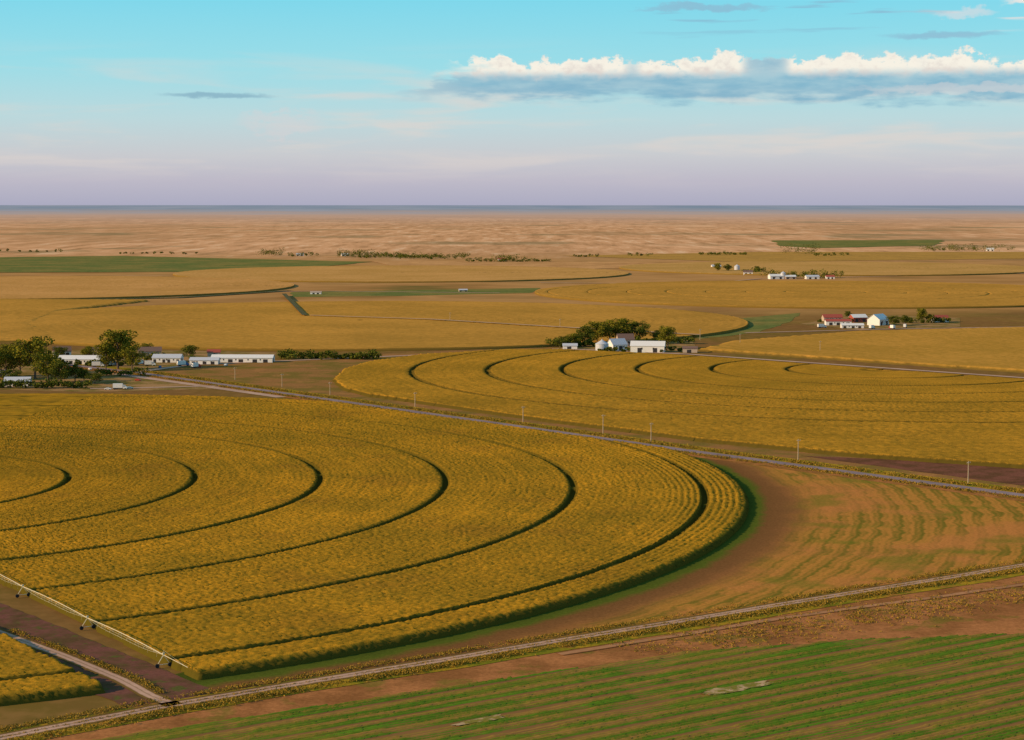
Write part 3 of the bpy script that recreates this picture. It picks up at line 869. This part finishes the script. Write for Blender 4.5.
for px, py, L, w_, r_, hh in [(776, 279, 24, M_WHITE, M_WHITE, 5), (790, 279, 18, M_TANW, M_WHITE, 4), (812, 279, 22, M_WHITE, M_GREYR, 4), (748, 275, 16, M_WHITE, M_BRNR, 5),
                          (830, 279, 14, M_WHITE, M_REDR, 4), (300, 256, 18, M_WHITE, M_GREYR, 4), (502, 261, 18, M_WHITE, M_REDR, 4), (316, 294, 15, M_WHITE, M_TANW, 2.2),
                          (463, 291.5, 12, M_TANW, M_GREYR, 2.2), (345, 256, 18, M_WHITE, M_WHITE, 4), (990, 251, 20, M_WHITE, M_WHITE, 5), (716, 268, 18, M_WHITE, M_GREYR, 4)]:
    gable("farm_building", px, py, L, L * 0.55, hh, hh * 1.6, w_, r_, random.uniform(-0.2, 0.3), 2, 2)
grain_bin(737, 271, 5, 9, "silo"); grain_bin(783, 279, 4, 10, "silo")

# ------------------------------------------------------------ centre-pivot irrigator
def irrigator(name, c, direction, R, towers, fat=1.0):
    e = link(bpy.data.objects.new(name, None)); e.location = (c[0], c[1], 0)
    e.rotation_euler = (0, 0, math.atan2(direction.y, direction.x))
    tw = sorted(t for t in towers if t > 5)
    P = [], []; T = [], []; L = [], []; W = [], []
    nodes = [0.0] + tw
    for a, b_ in zip(nodes[:-1], nodes[1:]):
        k = 9; prev = None
        for i in range(k + 1):
            u = i / k; x = a + (b_ - a) * u; z = 3.5 + 0.4 * 4 * u * (1 - u)
            zb = z - 1.0 * min(1, 4 * u * (1 - u) * 1.2)
            yb = 0.6 * min(1, 4 * u * (1 - u) * 1.5)
            if prev:
                cone_seg(*P, prev[0], (x, 0, z), 0.10 * fat, 0.10 * fat, 6)
                for s in (-1, 1):
                    cone_seg(*T, (prev[1][0], s * prev[2], prev[1][1]), (x, s * yb, zb), 0.03 * fat, 0.03 * fat, 4)
            if 0 < i < k:
                for s in (-1, 1): cone_seg(*T, (x, 0, z), (x, s * yb, zb), 0.03 * fat, 0.03 * fat, 4)
                cone_seg(*T, (x, -yb, zb), (x, yb, zb), 0.03, 0.03, 4)
                cone_seg(*T, (x + 1.5, 0, z - 0.1), (x + 1.5, 0, 2.0), 0.025, 0.02, 4)
            prev = ((x, 0, z), (x, zb), yb)
    x = tw[-1]
    cone_seg(*P, (x, 0, 3.5), (R - 2, 0, 3.3), 0.09 * fat, 0.07 * fat, 6)
    cone_seg(*T, (x, 0, 4.7), (R - 4, 0, 3.35), 0.02, 0.02, 4); cone_seg(*T, (x, 0, 3.5), (x, 0, 4.7), 0.05, 0.04, 4)
    for x in tw:
        for s in (-1, 1):
            cone_seg(*L, (x - 0.2, 0, 3.5), (x, s * 1.8, 0.9), 0.06, 0.06, 5)
            cone_seg(*L, (x + 0.2, 0, 3.5), (x, s * 1.8, 0.9), 0.06, 0.06, 5)
            V, Fc = W
            cone_seg(V, Fc, (x - 0.15, s * 1.8, 0.72), (x + 0.15, s * 1.8, 0.72), 0.58, 0.58, 14)
            n_ = len(V); Fc.append(tuple(range(n_ - 28, n_ - 14))); Fc.append(tuple(range(n_ - 14, n_)))
        cone_seg(*L, (x, -2.0, 0.95), (x, 2.0, 0.95), 0.09, 0.09, 5)
        box(*L, x - 0.2, x + 0.2, -0.3, 0.3, 3.6, 4.1)
    for s in ((-1, -1), (1, -1), (1, 1), (-1, 1)):
        cone_seg(*L, (s[0] * 1.8, s[1] * 1.8, 0), (s[0] * 0.3, s[1] * 0.3, 3.8), 0.1, 0.08, 5)
    child(e, "pipe", *P, M_GALV); child(e, "trusses", *T, M_GALV); child(e, "towers", *L, M_GALV); child(e, "wheels", *W, M_RUB)
irrigator("irrigation_pivot", C1, ad, R1, tr1, 1.0)

# ------------------------------------------------------------ light
EL, AZ = math.radians(20), math.radians(-108)
sd = Vector((math.sin(AZ) * math.cos(EL), math.cos(AZ) * math.cos(EL), math.sin(EL)))
sun = bpy.data.lights.new("sun", 'SUN'); sun.energy = 5.0; sun.angle = math.radians(0.5); sun.color = (1.0, 0.72, 0.42)
so = link(bpy.data.objects.new("sun", sun)); so.rotation_euler = sd.to_track_quat('Z', 'Y').to_euler(); so.location = sd * 500

w = bpy.data.worlds.new("World"); scene.world = w; w.use_nodes = True
nt = w.node_tree; nt.nodes.clear(); n = N(nt)
out = n.node('ShaderNodeOutputWorld')
sky = n.node('ShaderNodeTexSky', sky_type='NISHITA'); sky.sun_disc = False
sky.sun_elevation = EL; sky.sun_rotation = AZ; sky.altitude = 100
tc = n.node('ShaderNodeTexCoord').outputs['Generated']
dx, dy, dz = n.sep(tc)
s = n.m('MULTIPLY', n.m('ARCTAN2', dx, dy), 19.3)
t = n.m('MULTIPLY', n.m('ARCSINE', dz), 19.3)
grad = n.ramp(n.m('DIVIDE', t, 31.0, clamp=True), [
    (0.0, lin(176, 176, 200)), (0.008, lin(194, 190, 206)), (0.016, lin(206, 208, 214)), (0.028, lin(190, 222, 228)),
    (0.044, lin(156, 226, 238)), (0.066, lin(124, 220, 242)), (0.2, lin(116, 170, 206)), (1.0, lin(84, 114, 160))])
veil = n.noise(n.comb(n.m('MULTIPLY', s, 0.45), n.m('MULTIPLY', t, 4.0), 3.0), 1.0, 4, 0.55, 0.4)
vm = n.m('MULTIPLY', n.sm(veil, 0.45, 0.68), n.m('MULTIPLY', n.sm(t, 0.1, 0.6), n.sm(t, 1.7, 0.9)))
col = n.mix(n.m('MULTIPLY', vm, 0.65), grad, lin(230, 218, 212))
n1 = n.noise(n.comb(n.m('MULTIPLY', s, 1.1), 0.0, 7.0), 1.0, 2)
warp = n.noise(n.comb(n.m('MULTIPLY', s, 5.0), n.m('MULTIPLY', t, 7.0), 1.0), 1.0, 6, 0.62)
warp2 = n.noise(n.comb(n.m('MULTIPLY', s, 2.2), n.m('MULTIPLY', t, 9.0), 11.0), 1.0, 4, 0.55)
top = n.m('ADD', n.m('ADD', 1.28, n.m('MULTIPLY', n1, 0.34)), n.m('MULTIPLY', n.m('SUBTRACT', warp, 0.5), 0.42))
hgt = n.m('SUBTRACT', top, t)
leftw = n.m('ADD', s, n.m('MULTIPLY', n.m('SUBTRACT', warp2, 0.5), 1.2))
hm = n.m('MULTIPLY', n.sm(leftw, -0.75, -0.25), n.sm(s, 9.0, 6.5))
hm2 = n.m('MULTIPLY', n.sm(leftw, -1.7, -0.2), n.sm(s, 9.5, 7.0))
base_l = n.m('ADD', 1.06, n.m('MULTIPLY', n.m('SUBTRACT', warp2, 0.5), 0.35))
base_l = n.m('SUBTRACT', base_l, n.m('MULTIPLY', n.sm(s, -0.5, 5.0), 0.06))
grey = n.m('MULTIPLY', n.m('MULTIPLY', n.sm(hgt, 0.0, 0.06), n.sm(n.m('SUBTRACT', t, base_l), -0.06, 0.08)), hm2)
grey = n.m('MULTIPLY', grey, n.sm(n.m('SUBTRACT', t, n.m('ADD', 1.31, n.m('MULTIPLY', n.m('SUBTRACT', leftw, -0.3), 0.3))), 0.06, 0.0))
col = n.mix(n.m('MULTIPLY', grey, 0.9), col, n.mix(n.sm(warp2, 0.3, 0.7), lin(122, 178, 206), lin(162, 200, 216)))
white = n.m('MULTIPLY', n.m('MULTIPLY', n.sm(hgt, 0.0, 0.045), n.sm(n.m('ADD', t, n.m('MULTIPLY', n.m('SUBTRACT', warp, 0.5), 0.15)), 1.22, 1.34)), hm)
gap = n.noise(n.comb(n.m('MULTIPLY', s, 1.4), 0.0, 21.0), 1.0, 1)
white = n.m('MULTIPLY', white, n.sm(gap, 0.32, 0.42))
wc = n.mix(n.sm(n.m('ADD', hgt, n.m('MULTIPLY', n.m('SUBTRACT', warp, 0.5), 0.6)), 0.05, 0.30), lin(255, 248, 234), lin(232, 222, 214))
col = n.mix(white, col, wc)
st = n.noise(n.comb(n.m('MULTIPLY', s, 0.8), n.m('MULTIPLY', t, 11.0), 31.0), 1.0, 3, 0.55)
stm = n.m('MULTIPLY', n.sm(st, 0.56, 0.68), n.m('MULTIPLY', n.sm(t, 1.5, 1.9), n.m('MULTIPLY', n.sm(s, 0.8, 2.0), n.sm(t, 3.2, 2.4))))
col = n.mix(n.m('MULTIPLY', stm, 0.8), col, n.mix(n.sm(s, 3.5, 5.0), lin(135, 185, 212), lin(245, 232, 225)))
def streak(cs, ct, ws, wt, colr, amt, rag=1.5):
    global col
    a = n.m('DIVIDE', n.m('SUBTRACT', s, cs), ws)
    tt = n.m('ADD', t, n.m('MULTIPLY', n.m('SUBTRACT', warp2, 0.5), wt * rag)); tt = n.m('ADD', tt, n.m('MULTIPLY', n.m('SUBTRACT', warp, 0.5), wt * rag))
    b_ = n.m('DIVIDE', n.m('SUBTRACT', tt, ct), wt)
    d = n.m('ADD', n.m('MULTIPLY', a, a), n.m('MULTIPLY', b_, b_))
    col = n.mix(n.m('MULTIPLY', n.sm(d, 1.0, 0.1), amt), col, colr)
streak(-2.9, 1.07, 0.65, 0.035, lin(125, 170, 195), 0.7, 2)
streak(-2.3, 0.80, 0.5, 0.14, lin(225, 214, 216), 0.4, 3)
streak(4.2, 1.63, 0.7, 0.04, lin(140, 185, 212), 0.7, 2)
streak(5.1, 1.98, 0.40, 0.12, lin(250, 238, 228), 0.9, 3)
streak(4.4, 1.84, 0.35, 0.06, lin(225, 225, 228), 0.6, 3)
streak(1.9, 1.93, 0.8, 0.05, lin(140, 190, 215), 0.8, 3)
streak(4.6, 1.12, 1.5, 0.05, lin(225, 220, 220), 0.45, 3)
bg1 = n.node('ShaderNodeBackground'); bg1.inputs[1].default_value = 0.08; n._set(bg1.inputs[0], sky.outputs[0])
bg2 = n.node('ShaderNodeBackground'); bg2.inputs[1].default_value = 1.0; n._set(bg2.inputs[0], col)
mx = n.node('ShaderNodeMixShader'); mx.inputs[0].default_value = 0.9
nt.links.new(bg1.outputs[0], mx.inputs[1]); nt.links.new(bg2.outputs[0], mx.inputs[2])
nt.links.new(mx.outputs[0], out.inputs[0])
try:
    w.cycles.sampling_method = 'NONE'
except Exception:
    pass
